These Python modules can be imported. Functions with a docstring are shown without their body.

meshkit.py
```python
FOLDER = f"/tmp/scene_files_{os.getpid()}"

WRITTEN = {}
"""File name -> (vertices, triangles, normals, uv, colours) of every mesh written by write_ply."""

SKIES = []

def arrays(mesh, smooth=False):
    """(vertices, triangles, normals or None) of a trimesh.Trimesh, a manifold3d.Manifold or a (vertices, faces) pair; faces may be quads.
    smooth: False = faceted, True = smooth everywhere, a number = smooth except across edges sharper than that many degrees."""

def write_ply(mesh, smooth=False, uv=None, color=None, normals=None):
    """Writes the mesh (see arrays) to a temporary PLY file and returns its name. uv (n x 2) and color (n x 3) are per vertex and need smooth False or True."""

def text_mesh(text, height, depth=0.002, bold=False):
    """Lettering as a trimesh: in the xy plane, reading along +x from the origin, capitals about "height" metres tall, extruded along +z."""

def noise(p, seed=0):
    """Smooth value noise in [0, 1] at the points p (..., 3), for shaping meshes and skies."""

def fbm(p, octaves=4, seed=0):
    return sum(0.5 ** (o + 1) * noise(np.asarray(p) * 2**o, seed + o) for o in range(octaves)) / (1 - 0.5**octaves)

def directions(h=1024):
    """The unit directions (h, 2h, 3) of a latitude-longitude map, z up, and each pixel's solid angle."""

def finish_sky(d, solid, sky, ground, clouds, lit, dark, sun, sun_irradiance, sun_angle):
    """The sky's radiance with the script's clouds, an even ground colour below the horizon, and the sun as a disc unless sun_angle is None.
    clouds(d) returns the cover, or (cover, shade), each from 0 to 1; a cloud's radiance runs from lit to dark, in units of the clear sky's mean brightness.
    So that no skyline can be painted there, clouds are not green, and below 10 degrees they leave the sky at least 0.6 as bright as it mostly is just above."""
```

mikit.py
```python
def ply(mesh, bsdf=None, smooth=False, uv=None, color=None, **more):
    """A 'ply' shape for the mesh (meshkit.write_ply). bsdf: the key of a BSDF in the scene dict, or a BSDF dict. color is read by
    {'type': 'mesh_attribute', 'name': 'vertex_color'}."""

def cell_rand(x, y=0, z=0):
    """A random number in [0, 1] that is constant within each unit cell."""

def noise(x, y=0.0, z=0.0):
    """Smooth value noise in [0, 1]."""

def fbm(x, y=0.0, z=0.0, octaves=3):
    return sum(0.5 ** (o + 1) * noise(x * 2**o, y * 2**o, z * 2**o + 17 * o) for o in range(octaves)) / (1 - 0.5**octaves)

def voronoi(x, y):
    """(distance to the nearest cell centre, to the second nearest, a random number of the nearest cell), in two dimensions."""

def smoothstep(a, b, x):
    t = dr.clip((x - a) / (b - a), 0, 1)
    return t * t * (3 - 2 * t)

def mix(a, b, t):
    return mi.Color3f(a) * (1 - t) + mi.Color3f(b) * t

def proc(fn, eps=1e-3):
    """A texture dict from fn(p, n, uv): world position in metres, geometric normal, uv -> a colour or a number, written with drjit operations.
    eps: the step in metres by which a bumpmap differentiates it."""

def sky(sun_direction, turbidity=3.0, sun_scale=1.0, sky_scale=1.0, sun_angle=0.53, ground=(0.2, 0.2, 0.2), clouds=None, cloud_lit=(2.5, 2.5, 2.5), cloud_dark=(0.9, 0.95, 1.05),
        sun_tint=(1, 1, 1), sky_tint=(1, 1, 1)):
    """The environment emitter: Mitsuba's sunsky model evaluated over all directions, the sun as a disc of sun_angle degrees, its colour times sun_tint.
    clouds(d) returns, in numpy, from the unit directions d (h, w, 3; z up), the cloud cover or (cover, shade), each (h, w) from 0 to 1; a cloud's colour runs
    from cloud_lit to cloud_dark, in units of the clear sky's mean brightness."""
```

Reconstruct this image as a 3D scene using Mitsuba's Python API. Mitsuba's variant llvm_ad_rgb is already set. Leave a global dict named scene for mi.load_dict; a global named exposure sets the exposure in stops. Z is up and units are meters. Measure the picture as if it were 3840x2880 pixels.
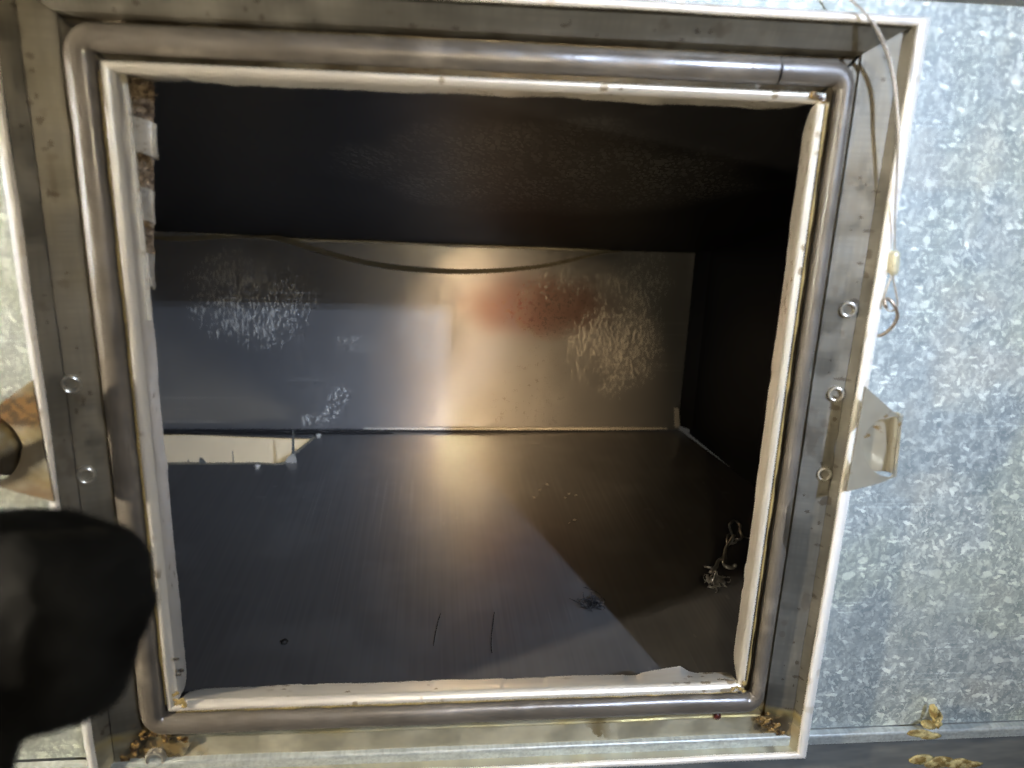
import math, random
import numpy as np, trimesh, drjit as dr, mitsuba as mi, mikit, meshkit, manifold3d
from shapely.geometry import Polygon, box as sbox
from mikit import noise, fbm, voronoi, smoothstep, mix, cell_rand

random.seed(4); RNG = np.random.default_rng(4)
T = mi.ScalarTransform4f
K = 0.37                                   # metres from the lens to the plane of the door frame
scene, labels = {'type': 'scene'}, {}

# ------------------------------------------------------------------ camera, light, exposure
R = np.array([[0.99478, 0.00584, 0.10192],      # rows: right, depth, up of the place in lens axes
              [-0.09646664, -0.28453319, 0.95380032],
              [0.03457, -0.95865, -0.28248]])
_x = np.array([30730 - 1920., 1609 - 1440., 2964.24]); _x /= np.linalg.norm(_x)
_d = np.array([1556 - 1920., 11500 - 1440., 2964.24]); _d /= np.linalg.norm(_d); _d -= _x * (_d @ _x); _d /= np.linalg.norm(_d)
_y = np.cross(-_d, _x); _y = _y if _y[2] > 0 else -_y
R = np.stack([_x, _y, -_d])
fwd, up = R @ [0, 0, 1], R @ [0, -1, 0]
scene['camera'] = {'type': 'thinlens', 'fov': 65.866, 'fov_axis': 'x', 'aperture_radius': 0.0020, 'focus_distance': 0.56,
                   'near_clip': 0.01, 'far_clip': 50.0, 'to_world': T().look_at(origin=[0, 0, 0], target=fwd.tolist(), up=up.tolist())}
exposure = 0.34
WORK = np.array([1.056, -1.0, .829]) * K       # cool work lamp, up and to the right behind the lens
SIDE = np.array([-1.60, .42, -.12]) * K          # added warm fill out to the left, no lamp seen there
TORCH = np.array([0.15, -0.03, 0.02]) * K      # warm torch held next to the lens
scene['room_light'] = {'type': 'constant', 'radiance': {'type': 'rgb', 'value': [0.026, 0.025, 0.023]}}

def W(x, Y, z): return np.array([x, Y, z]) * K
def at(px, py, Y):
    d = R @ [px - 1920., py - 1440., 2964.24]
    return d / d[1] * Y * K
ZF, YB = -0.897, 2.479                        # floor height and back wall depth, in units of K
def on_floor(px, py, lift=0.0):
    d = R @ [px - 1920., py - 1440., 2964.24]
    return d / d[2] * (ZF * K + lift)
def on_back(px, py, off=0.0): return at(px, py, YB - off)

def add(key, mesh, bsdf, label=None, cat=None, kind=None, group=None, smooth=False, **more):
    base, n = key, 0
    while key in scene:
        n += 1; key = f'{base}_{n:03d}'
    scene[key] = mikit.ply(mesh, bsdf, smooth=smooth, **more)
    tag(key, label, cat, kind, group)
    return key
def tag(key, label=None, cat=None, kind=None, group=None):
    d = {k: v for k, v in (('label', label), ('category', cat), ('kind', kind), ('group', group)) if v}
    if d: labels[key] = d

# ------------------------------------------------------------------ materials
def rgb(*c): return {'type': 'rgb', 'value': list(c)}
def tws(b): return {'type': 'twosided', 'bsdf': b}
def mat(name, **kw):
    d = {'type': 'principled'}
    for k, v in kw.items(): d[k] = rgb(*v) if isinstance(v, tuple) else v
    scene[name] = tws(d)
def bumped(b, fn, scale, eps=2e-4): return {'type': 'bumpmap', 'arbitrary': mikit.proc(fn, eps), 'scale': scale, 'bsdf': b}

def U(p): return p / K
def scratch(a, b, fa, fb, seed, thr):
    """thin lines along a"""
    return smoothstep(thr, thr + 0.06, noise(a * fa, b * fb, seed)) * smoothstep(0.45, 0.7, noise(a * fa * 3, b * fb * 0.02, seed + 5))

def flakes(u, v, seed, a=.75, b=.24, spread=3.14159, lean=0.0):
    """the brightest of the slanted grains that reach each point: one grain per unit cell, its tone random"""
    out = mi.Float(0)
    iu, iv = dr.floor(u), dr.floor(v)
    for i in (-1, 0, 1):
        for j in (-1, 0, 1):
            cu, cv = iu + i, iv + j
            du, dv = u - cu - cell_rand(cu, cv, seed), v - cv - cell_rand(cu, cv, seed + 1)
            th = lean + (cell_rand(cu, cv, seed + 2) - .5) * spread
            c, s_ = dr.cos(th), dr.sin(th)
            k = .55 + .9 * cell_rand(cu, cv, seed + 4)
            d = dr.square((du * c + dv * s_) / (a * k)) + dr.square((dv * c - du * s_) / (b * k))
            out = dr.maximum(out, (.25 + .75 * cell_rand(cu, cv, seed + 3)) * smoothstep(1.0, .55, d))
    return out
def spangle(p, n, uv):
    x, z = p.x * 1000, p.z * 1000             # mm
    x0 = x + 1.1 * (noise(x * .7, z * .7, 1) - .5); z0 = z + 1.1 * (noise(x * .7, z * .7, 2) - .5)
    f1 = flakes(x0 / 5.0, z0 / 5.0, 11, .56, .21)
    f2 = flakes(x0 / 2.7 + 40, z0 / 2.7 + 9, 31, .55, .23)
    f3 = flakes(x0 / 8.5 + 80, z0 / 8.5 + 70, 51, .40, .27)
    pale = smoothstep(.86, .95, f3)
    big = fbm(x * .018, z * .018, 3)
    soft = smoothstep(.35, .7, fbm(x * .012 + 5, z * .02, 8)) * smoothstep(40, -330, z) * .8    # rubbed smoother low down
    v = .15 + (.70 * f1 * f1 + .40 * f2 * (1 - f1)) * (1 - .55 * soft) * (.55 + .9 * noise(x * .11, z * .11, 14)) + .16 * f3 + .30 * (fbm(x * .16, z * .16, 5) - .5) - .08 * noise(x * 1.1, z * 1.1, 6)
    c = mix((0.235, 0.272, 0.266), (0.80, 0.835, 0.75), dr.clip(v, 0, 1))
    c = mix(c, (0.66, 0.70, 0.63), .7 * pale)
    ln = smoothstep(.80, .84, noise(x * .016, z * 1.7, 11)) * smoothstep(.5, .75, noise(x * .03, z * .05, 12))
    ln2 = smoothstep(.86, .89, noise(x * .02 + 40, z * 3.1, 15)) * smoothstep(.45, .7, noise(x * .02, z * .03 + 8, 16))
    c = c * mix((0.96, 0.985, 1.02), (1.01, 1.025, 0.975), smoothstep(.38, .62, big))
    c = c * (1 + 0.30 * ln + 0.30 * ln2)
    st = smoothstep(.62, .8, fbm(x * .03 + 7, z * .03, 21)) * 0.5
    return mix(c, (0.44, 0.42, 0.35), st * .5)
scene['m_galv'] = tws({'type': 'principled', 'base_color': mikit.proc(spangle), 'metallic': 0.25, 'roughness': 0.48, 'specular': 0.5})

def strip_col(p, n, uv):
    x, z = p.x * 1000, p.z * 1000
    v = fbm(x * .12, z * .5, 2)
    c = mix((0.30, 0.34, 0.34), (0.48, 0.52, 0.50), v)
    return c * (0.85 + .3 * noise(x * .9, z * .9, 3))
scene['m_strip'] = tws({'type': 'principled', 'base_color': mikit.proc(strip_col), 'metallic': 0.35, 'roughness': 0.4})
def under_col(p, n, uv):
    x, y, z = p.x * 1000, p.y * 1000, p.z * 1000
    v = fbm(x * .05, (y + z) * .25, 5)
    return mix((0.13, 0.145, 0.15), (0.24, 0.25, 0.235), v)
scene['m_under'] = tws({'type': 'principled', 'base_color': mikit.proc(under_col), 'metallic': 0.4, 'roughness': 0.42})

def face_col(p, n, uv):
    x, y, z = p.x * 1000, p.y * 1000, p.z * 1000
    v = fbm(x * .05, y * .1, z * .05)
    s = noise(x * .9 + 3, z * .05, 4) * noise(x * .05, z * 1.1, 6)
    c = mix((0.160, 0.156, 0.132), (0.232, 0.226, 0.195), v) * (0.93 + 0.2 * s)
    dirt = smoothstep(.70, .80, fbm(x * .11, z * .11, 9)) * .45
    c = mix(c, (0.12, 0.10, 0.075), dirt)
    sp = smoothstep(.83, .87, noise(x * .32, z * .32, y * .1 + 30))
    c = mix(c, (0.06, 0.045, 0.03), sp * .6)
    dg = dr.maximum(dr.maximum(-.413 * K * 1000 - x, x - .524 * K * 1000), dr.maximum(-.836 * K * 1000 - z, z - .1258 * K * 1000))
    grime = smoothstep(5.0, 0.2, dg) * smoothstep(.30, .72, fbm(x * .07, z * .07, 33)) + smoothstep(1.4, .2, dg) * .5
    c = mix(c, (0.075, 0.058, 0.036), dr.clip(grime, 0, 1) * .75)
    rub = smoothstep(.55, .8, fbm(x * .022 + 3, z * .022, 41))
    c = c * (1 - .28 * rub)
    # yellow-brown glue staining on the bottom face, along the gasket and towards both corners
    zb = -0.836 * K * 1000
    low = smoothstep(zb + 4, zb - 1, z) 
    edge = smoothstep(4.5 + 5 * noise(x * .08, 1, 2), 0.5, zb - z) * smoothstep(.25, .7, noise(x * .035, 3, 8)) + smoothstep(3, .6, zb - z) * smoothstep(.3, .6, noise(x * .12, 5, 8)) * .7
    col = dr.exp(-dr.square((x - 0.262 * K * 1000) / 6.5)) * smoothstep(.40, .60, fbm(x * .22, z * .16, 12)) * smoothstep(-0.836 * K * 1000 - 20, -0.836 * K * 1000 - 12, z)
    yl = dr.exp(-dr.square((x - 0.23 * K * 1000) / 22)) * smoothstep(.3, .7, fbm(x * .06, z * .1, 14)) * .35
    c = mix(c, (0.50, 0.48, 0.36), low * .9 * (0.75 + .5 * fbm(x * .14, z * .2, 15)))  # whole bottom face paler: the light it catches is put into its colour
    c = mix(c, (0.46, 0.37, 0.14), dr.clip(low * (edge * .8 + yl), 0, 1) * .8)
    c = mix(c, (0.14, 0.10, 0.03), low * dr.clip(col, 0, 1) * .8)
    for cx, cz, rr, wx in ((.545, -.862, 13, 1.0), (-.40, -.868, 15, 1.5)):      # brown staining in the two lower corners
        dd = dr.sqrt(dr.square((x - cx * K * 1000) / wx) + dr.square(z - cz * K * 1000)) / rr
        sb = smoothstep(1.25, .35, dd + 1.0 * (fbm(x * .13, z * .13, 44) - .5))
        c = mix(c, mix((0.30, 0.20, 0.07), (0.05, 0.03, 0.014), smoothstep(.4, .62, fbm(x * .25, z * .25, 46))), sb * .85)
    return c
def face_rough(p, n, uv):
    x, z = p.x * 1000, p.z * 1000
    return .34 + .30 * smoothstep(.3, .7, fbm(x * .05 + 4, z * .05, 51)) - .08 * noise(x * .6, z * .6, 53)
scene['m_face'] = tws({'type': 'principled', 'base_color': mikit.proc(face_col), 'metallic': 0.7, 'roughness': mikit.proc(face_rough)})
def lip_col(p, n, uv):
    x, y, z = p.x * 1000, p.y * 1000, p.z * 1000
    v = fbm(x * .08, y * .3, z * .08)
    c = mix((0.84, 0.82, 0.76), (0.93, 0.92, 0.87), v)
    return mix(c, (0.42, 0.33, 0.17), smoothstep(.80, .90, noise(x * .16, z * .16, 4)) * .3)
scene['m_lip'] = tws({'type': 'principled', 'base_color': mikit.proc(lip_col), 'metallic': 0.3, 'roughness': 0.27})
def trim_col(p, n, uv):
    x, y, z = p.x * 1000, p.y * 1000, p.z * 1000
    v = fbm(x * .06, y * .3, z * .06)
    c = mix((0.72, 0.69, 0.60), (0.84, 0.815, 0.74), v)
    dirt = smoothstep(.70, .78, noise(x * .25, z * .25, y * .3 + 3)) * smoothstep(.62, .75, noise(x * .05, z * .05, 7))
    return mix(c, (0.22, 0.15, 0.05), dirt * .7)
scene['m_trim'] = tws({'type': 'principled', 'base_color': mikit.proc(trim_col), 'metallic': 0.55, 'roughness': 0.33})
def tab_col(p, n, uv):
    q = p * 1000
    c = mix((0.46, 0.45, 0.40), (0.62, 0.61, 0.56), fbm(q.x * .15, q.y * .15, q.z * .4))
    c = mix(c, (0.20, 0.15, 0.08), smoothstep(.62, .75, noise(q.x * .8, q.y * .8, q.z * .8)) * smoothstep(.4, .65, fbm(q.x * .12, q.y * .12, q.z * .12 + 4)) * .7)
    return c
scene['m_tab'] = tws({'type': 'principled', 'base_color': mikit.proc(tab_col), 'metallic': 0.4, 'roughness': 0.42})

def rub_bump(p, n, uv): 
    q = p * 1000
    return noise(q.x * 1.3, q.y * 1.3, q.z * 1.3) + .6 * noise(q.x * 3.1, q.y * 3.1, q.z * 3.1)
def rub_col(p, n, uv):
    q = p * 1000
    v = fbm(q.x * .07, q.y * .2, q.z * .07)
    c = mix((0.050, 0.045, 0.038), (0.110, 0.098, 0.081), v)
    dust = smoothstep(.56, .74, fbm(q.x * .045 + 9, q.y * .1, q.z * .045 + 3)) * (.4 + .6 * noise(q.x * .9, q.y * .9, q.z * .9))
    return mix(c, (0.21, 0.19, 0.155), dust * .5)
def rub_rough(p, n, uv):
    q = p * 1000
    return .20 + .22 * smoothstep(.3, .7, fbm(q.x * .06, q.y * .2, q.z * .06 + 20)) + .06 * noise(q.x * 1.1, q.y * 1.1, q.z * 1.1)
scene['m_rubber'] = tws(bumped({'type': 'principled', 'base_color': mikit.proc(rub_col), 'roughness': mikit.proc(rub_rough), 'specular': 1.0, 'clearcoat': 1.0, 'clearcoat_gloss': 0.72}, rub_bump, 0.000036, 1e-4))
mat('m_rivet', base_color=(0.45, 0.44, 0.39), metallic=0.7, roughness=0.25)
mat('m_wire', base_color=(0.58, 0.545, 0.47), metallic=0.6, roughness=0.3)
mat('m_copper', base_color=(0.40, 0.325, 0.245), metallic=0.85, roughness=0.3)
mat('m_ferrule', base_color=(0.62, 0.58, 0.40), metallic=0.5, roughness=0.38)
mat('m_swarf', base_color=(0.60, 0.58, 0.53), metallic=0.95, roughness=0.16)
mat('m_amber', base_color=(0.30, 0.225, 0.09), roughness=0.28, specular=0.6)
def gunk_col(p, n, uv):
    q = p * 1000
    return mix((0.025, 0.015, 0.007), (0.26, 0.165, 0.055), smoothstep(.35, .7, fbm(q.x * .35, q.y * .35, q.z * .35)))
scene['m_gunk'] = tws({'type': 'principled', 'base_color': mikit.proc(gunk_col), 'roughness': 0.25, 'specular': 0.6})
def foam_col(p, n, uv):
    q = p * 1000
    return mix((0.16, 0.11, 0.03), (0.46, 0.40, 0.19), smoothstep(.3, .7, fbm(q.x * .3, q.y * .3, q.z * .3)))
scene['m_foam'] = tws({'type': 'principled', 'base_color': mikit.proc(foam_col), 'roughness': 0.7})
mat('m_redblob', base_color=(0.05, 0.012, 0.01), roughness=0.22, specular=0.6)
mat('m_shade_fluff', base_color=(0.012, 0.013, 0.015), roughness=0.6)
def clip_col(p, n, uv):
    q = p * 1000
    v = fbm(q.x * .1, q.y * .1, q.z * .1)
    c = mix((0.43, 0.40, 0.31), (0.55, 0.53, 0.43), v)
    return mix(c, (0.30, 0.18, 0.045), smoothstep(.66, .78, fbm(q.x * .2, q.y * .2, q.z * .2 + 9)) * .8)
scene['m_clip'] = tws({'type': 'principled', 'base_color': mikit.proc(clip_col), 'metallic': 0.65, 'roughness': 0.30})
LZ1, LZ2, LZ3 = (at(60, y_, .952)[2] * 1000 for y_ in (1545, 1740, 1850))
LX = at(60, 1700, .952)[0] * 1000
def clip_rust(p, n, uv):
    q = p * 1000
    w = 9 * (fbm(q.x * .10, q.y * .1, q.z * .10 + 3) - .5)
    up_ = dr.exp(-dr.square((q.z - LZ1 + w - .18 * (q.x - LX)) / 8.0))
    lo = dr.exp(-dr.square((q.z - LZ2 - w - .55 * (q.x - LX)) / 7.5))
    lo2 = dr.exp(-dr.square((q.z - LZ3 + w) / 4.5))
    c = mix((0.40, 0.385, 0.31), (0.30, 0.255, 0.14), smoothstep(.35, .65, fbm(q.x * .12, q.y * .1, q.z * .12)))
    c = mix(c, mix((0.16, 0.085, 0.025), (0.045, 0.025, 0.010), smoothstep(.4, .6, fbm(q.x * .3, q.y * .3, q.z * .3))), dr.clip(up_ * 1.5, 0, 1) * .95)
    c = mix(c, (0.11, 0.06, 0.02), lo2 * .85)
    return mix(c, (0.010, 0.007, 0.004), dr.clip(lo * 1.5, 0, 1) * .96)
scene['m_cliprust'] = tws({'type': 'principled', 'base_color': mikit.proc(clip_rust), 'metallic': 0.15, 'roughness': 0.45})
def wool_col(p, n, uv):
    q = p * 1000
    return mix((0.07, 0.05, 0.035), (0.34, 0.28, 0.21), smoothstep(.3, .7, fbm(q.x * .5, q.y * .5, q.z * .5)))
scene['m_wool'] = tws({'type': 'principled', 'base_color': mikit.proc(wool_col), 'roughness': 0.45, 'sheen': 0.5})
def glove_col(p, n, uv):
    q = p * 1000
    return mix((0.0016, 0.0020, 0.0024), (0.0052, 0.0063, 0.0075), smoothstep(.3, .7, fbm(q.x * .06, q.y * .06, q.z * .06)))
scene['m_glove'] = tws({'type': 'principled', 'base_color': mikit.proc(glove_col), 'roughness': 0.8, 'specular': 0.07, 'sheen': 0.02})
mat('m_cream', base_color=(0.66, 0.60, 0.47), roughness=0.6)
mat('m_dust', base_color=(0.36, 0.35, 0.32), roughness=0.7)
mat('m_black', base_color=(0.008, 0.008, 0.007), roughness=0.6)

# sheet steel inside the duct: a smooth zinc skin under chalky bloom, runs and scratches
def P2(px, py): q = on_back(px, py); return q[0] / K, q[2] / K
PATCH = []                                    # centre x, z, half width, half height, strength
for px, py, wx, wz, s in ((950, 1130, 210, 175, 1.0), (1640, 1215, 150, 175, .9), (2310, 1290, 190, 190, 1.0), (2150, 1060, 300, 90, .55), (2380, 1080, 150, 150, .8), (1330, 1290, 150, 35, .42)):
    c = P2(px, py); PATCH.append((c[0], c[1], wx / 2964 * 2.55, wz / 2964 * 2.55, s))
SM = [P2(px, py) for px, py in ((1160, 1575), (1210, 1580), (1240, 1545), (1265, 1500), (1285, 1475))]
def bloom(p, n, uv):
    x, z = p.x / K, p.z / K
    m = mi.Float(0)
    for cx, cz, a, b, s in PATCH:
        d = dr.square((x - cx) / a) + dr.square((z - cz) / b)
        m = dr.maximum(m, s * smoothstep(1.7, -.1, d + .9 * (fbm(x * 13, z * 9, 3) - .5)))
    xs = x + .10 * z
    fl = dr.maximum(flakes(xs * 84, z * 44, 61, .50, .17, .8, 1.45), flakes(xs * 130 + 30, z * 70, 71, .5, .22, 1.6, 1.45))
    run = smoothstep(1.02 - .80 * m, 1.10 - .66 * m, fl * (.55 + .9 * fbm(x * 26, z * 20, 5))) * smoothstep(.05, .3, m) * (.5 + .5 * m)
    sm = mi.Float(0)
    for cx, cz in SM:
        sm = dr.maximum(sm, dr.exp(-(dr.square((x - cx) / .028) + dr.square((z - cz) / .024))))
    smear = smoothstep(.35, .55, flakes(x * 105, z * 85, 101, .5, .32) * (.5 + noise(x * 40, z * 40, 9))) * smoothstep(.1, .7, sm)
    sc = smoothstep(.87, .90, noise(x * 2.6, z * 130, 21)) * smoothstep(.45, .7, noise(x * 4, z * 3, 2)) * .10
    return dr.clip(dr.maximum(dr.maximum(run * .85, smear * .9), sc * smoothstep(-.42, -.5, z)) + .05 * m, 0, 1)
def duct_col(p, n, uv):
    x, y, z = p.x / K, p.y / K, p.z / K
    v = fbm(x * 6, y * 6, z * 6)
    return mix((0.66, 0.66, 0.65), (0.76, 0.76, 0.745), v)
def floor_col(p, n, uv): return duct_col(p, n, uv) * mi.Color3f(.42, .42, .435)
def ceil_shade_col(p, n, uv): return duct_col(p, n, uv) * mi.Color3f(.16, .16, .17)  # same zinc, darkened so the ceiling carries its shade in the colour
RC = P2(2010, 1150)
def back_col(p, n, uv):
    x, z = p.x / K, p.z / K
    v = fbm(x * 6, z * 6, 1)
    c = mix((0.66, 0.655, 0.64), (0.76, 0.75, 0.73), v)
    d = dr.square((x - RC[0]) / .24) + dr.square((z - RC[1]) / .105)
    red_refl = smoothstep(1.6, .1, d + .5 * (fbm(x * 16, z * 16, 3) - .5))
    c = mix(c, (0.46, 0.22, 0.16), red_refl * .78)  # reddish reflection painted into the wall colour
    sp = smoothstep(.74, .80, noise(x * 190, z * 190, 6)) * smoothstep(1.6, .3, d + .4 * noise(x * 30, z * 30, 8)) * .5 + smoothstep(.87, .9, noise(x * 120, z * 160, 16)) * smoothstep(.1, .3, x + .1) * smoothstep(.55, .2, x) * .8
    return mix(c, (0.05, 0.03, 0.025), dr.clip(sp, 0, 1) * .7)
def back_dif(p, n, uv):
    return back_col(p, n, uv) * mi.Color3f(.47, .50, .55)
def waves(p, n, uv):
    x, y, z = p.x / K, p.y / K, p.z / K
    return fbm(x * 3.2, y * 3.2, z * 3.2)
def steel(col, ru, rv, broad, wb, dif, wd):
    """rolled zinc: a sharp lobe stretched across the rolling lines, a broad lobe, a little dull oxide"""
    t = mikit.proc(col)
    return {'type': 'blendbsdf', 'weight': wd,
            'a': {'type': 'blendbsdf', 'weight': wb, 'a': {'type': 'roughconductor', 'distribution': 'ggx', 'material': 'none', 'alpha_u': ru, 'alpha_v': rv, 'specular_reflectance': t},
                  'b': {'type': 'roughconductor', 'distribution': 'ggx', 'material': 'none', 'alpha': broad, 'specular_reflectance': t}},
            'b': {'type': 'diffuse', 'reflectance': mikit.proc(dif)}}
def duct_dif(p, n, uv): return duct_col(p, n, uv) * mi.Color3f(.46, .475, .51)
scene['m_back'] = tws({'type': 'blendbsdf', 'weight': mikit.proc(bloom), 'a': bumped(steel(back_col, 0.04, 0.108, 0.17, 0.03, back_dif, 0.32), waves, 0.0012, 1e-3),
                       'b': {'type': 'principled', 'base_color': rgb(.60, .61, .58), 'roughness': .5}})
CP = [(0.16, 1.55, .34, .22)]
def ceil_bloom(p, n, uv):
    x, y = p.x / K, p.y / K
    d = dr.square((x - .24) / .42) + dr.square((y - 1.62) / .36)
    m = smoothstep(1.2, .1, d + .7 * (noise(x * 8, y * 8, 3) - .5))
    st = dr.maximum(flakes(x * 74, y * 34, 81, .55, .28, 1.4, .9), flakes(x * 120 + 9, y * 60, 91, .55, .3, 1.8, .9) * .8) * (.4 + 1.1 * noise(x * 22, y * 12, 5))
    return dr.clip((smoothstep(.12, .9, st) * .7 + .35) * m * .24, 0, 1)
scene['m_ceiling'] = tws({'type': 'blendbsdf', 'weight': mikit.proc(ceil_bloom), 'a': steel(ceil_shade_col, 0.10, 0.10, 0.22, 0.3, duct_dif, 0.02),
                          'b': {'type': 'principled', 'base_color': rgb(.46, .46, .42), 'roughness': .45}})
def floor_mark(p, n, uv):
    x, y = p.x / K, p.y / K
    s = scratch(y, x, 2.0, 190, 3, .80) * .25 + smoothstep(.90, .93, noise(x * 60, y * 30, 13)) * .5 * smoothstep(.5, .8, noise(x * 5, y * 5, 2))
    return dr.clip(s * .2 + .05 * smoothstep(.45, .8, fbm(x * 9, y * 9, 31)) + .05 * noise(x * 260, y * 5, 33), 0, 1)
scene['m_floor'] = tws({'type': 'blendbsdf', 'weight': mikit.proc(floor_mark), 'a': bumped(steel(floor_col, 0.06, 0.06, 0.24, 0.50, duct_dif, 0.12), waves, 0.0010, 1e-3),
                        'b': {'type': 'principled', 'base_color': rgb(.30, .30, .29), 'roughness': .55}})
def side_shade_col(p, n, uv): return duct_col(p, n, uv) * mi.Color3f(.07, .075, .085)  # same zinc again, the darkness of the side walls put into the colour
scene['m_side'] = tws(steel(side_shade_col, 0.10, 0.10, 0.22, 0.3, duct_dif, 0.02))
scene['m_seam'] = tws({'type': 'principled', 'base_color': rgb(.55, .52, .40), 'metallic': .4, 'roughness': .4})
mat('m_strip_dark', base_color=(0.20, 0.185, 0.14), roughness=0.5, specular=0.5)
scene['m_hem'] = tws({'type': 'principled', 'base_color': rgb(.75, .73, .67), 'metallic': .4, 'roughness': .35})

# ------------------------------------------------------------------ mesh helpers
def grid_faces(n, m):
    i = np.arange(n * m).reshape(n, m)
    return np.stack([i[:-1, :-1], i[:-1, 1:], i[1:, 1:], i[1:, :-1]], -1).reshape(-1, 4)
def tri(q): return np.vstack([q[:, [0, 1, 2]], q[:, [0, 2, 3]]])
def grid(P):
    n, m = P.shape[:2]
    return trimesh.Trimesh(P.reshape(-1, 3), tri(grid_faces(n, m)), process=False)
def sheet(P, t, N=None):
    """a closed thin sheet from a grid of points (n, m, 3)"""
    n, m = P.shape[:2]
    if N is None:
        a, b = np.gradient(P, axis=0), np.gradient(P, axis=1)
        N = np.cross(a, b); N /= np.maximum(np.linalg.norm(N, axis=-1, keepdims=True), 1e-12)
    A, B = P + N * t / 2, P - N * t / 2
    v = np.vstack([A.reshape(-1, 3), B.reshape(-1, 3)]); o = n * m
    i = np.arange(o).reshape(n, m); f = tri(grid_faces(n, m))
    rim = np.concatenate([i[0, :-1], i[:-1, -1], i[-1, :0:-1], i[:0:-1, 0]])
    nx = np.roll(rim, -1)
    side = np.stack([rim, rim + o, nx + o, nx], -1)
    return trimesh.Trimesh(v, np.vstack([f[:, ::-1], f + o, tri(side)]), process=False)
def quad_sheet(a, b, c, d, n=2, m=2, t=0.0008):
    s, r = np.meshgrid(np.linspace(0, 1, n), np.linspace(0, 1, m), indexing='ij')
    s, r = s[..., None], r[..., None]
    return sheet((1 - s) * ((1 - r) * a + r * b) + s * ((1 - r) * d + r * c), t)
def spline(pts, n):
    from scipy.interpolate import CubicSpline
    pts = np.asarray(pts, float); s = np.r_[0, np.cumsum(np.linalg.norm(np.diff(pts, axis=0), axis=1))]
    return CubicSpline(s, pts)(np.linspace(0, s[-1], n))
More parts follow.
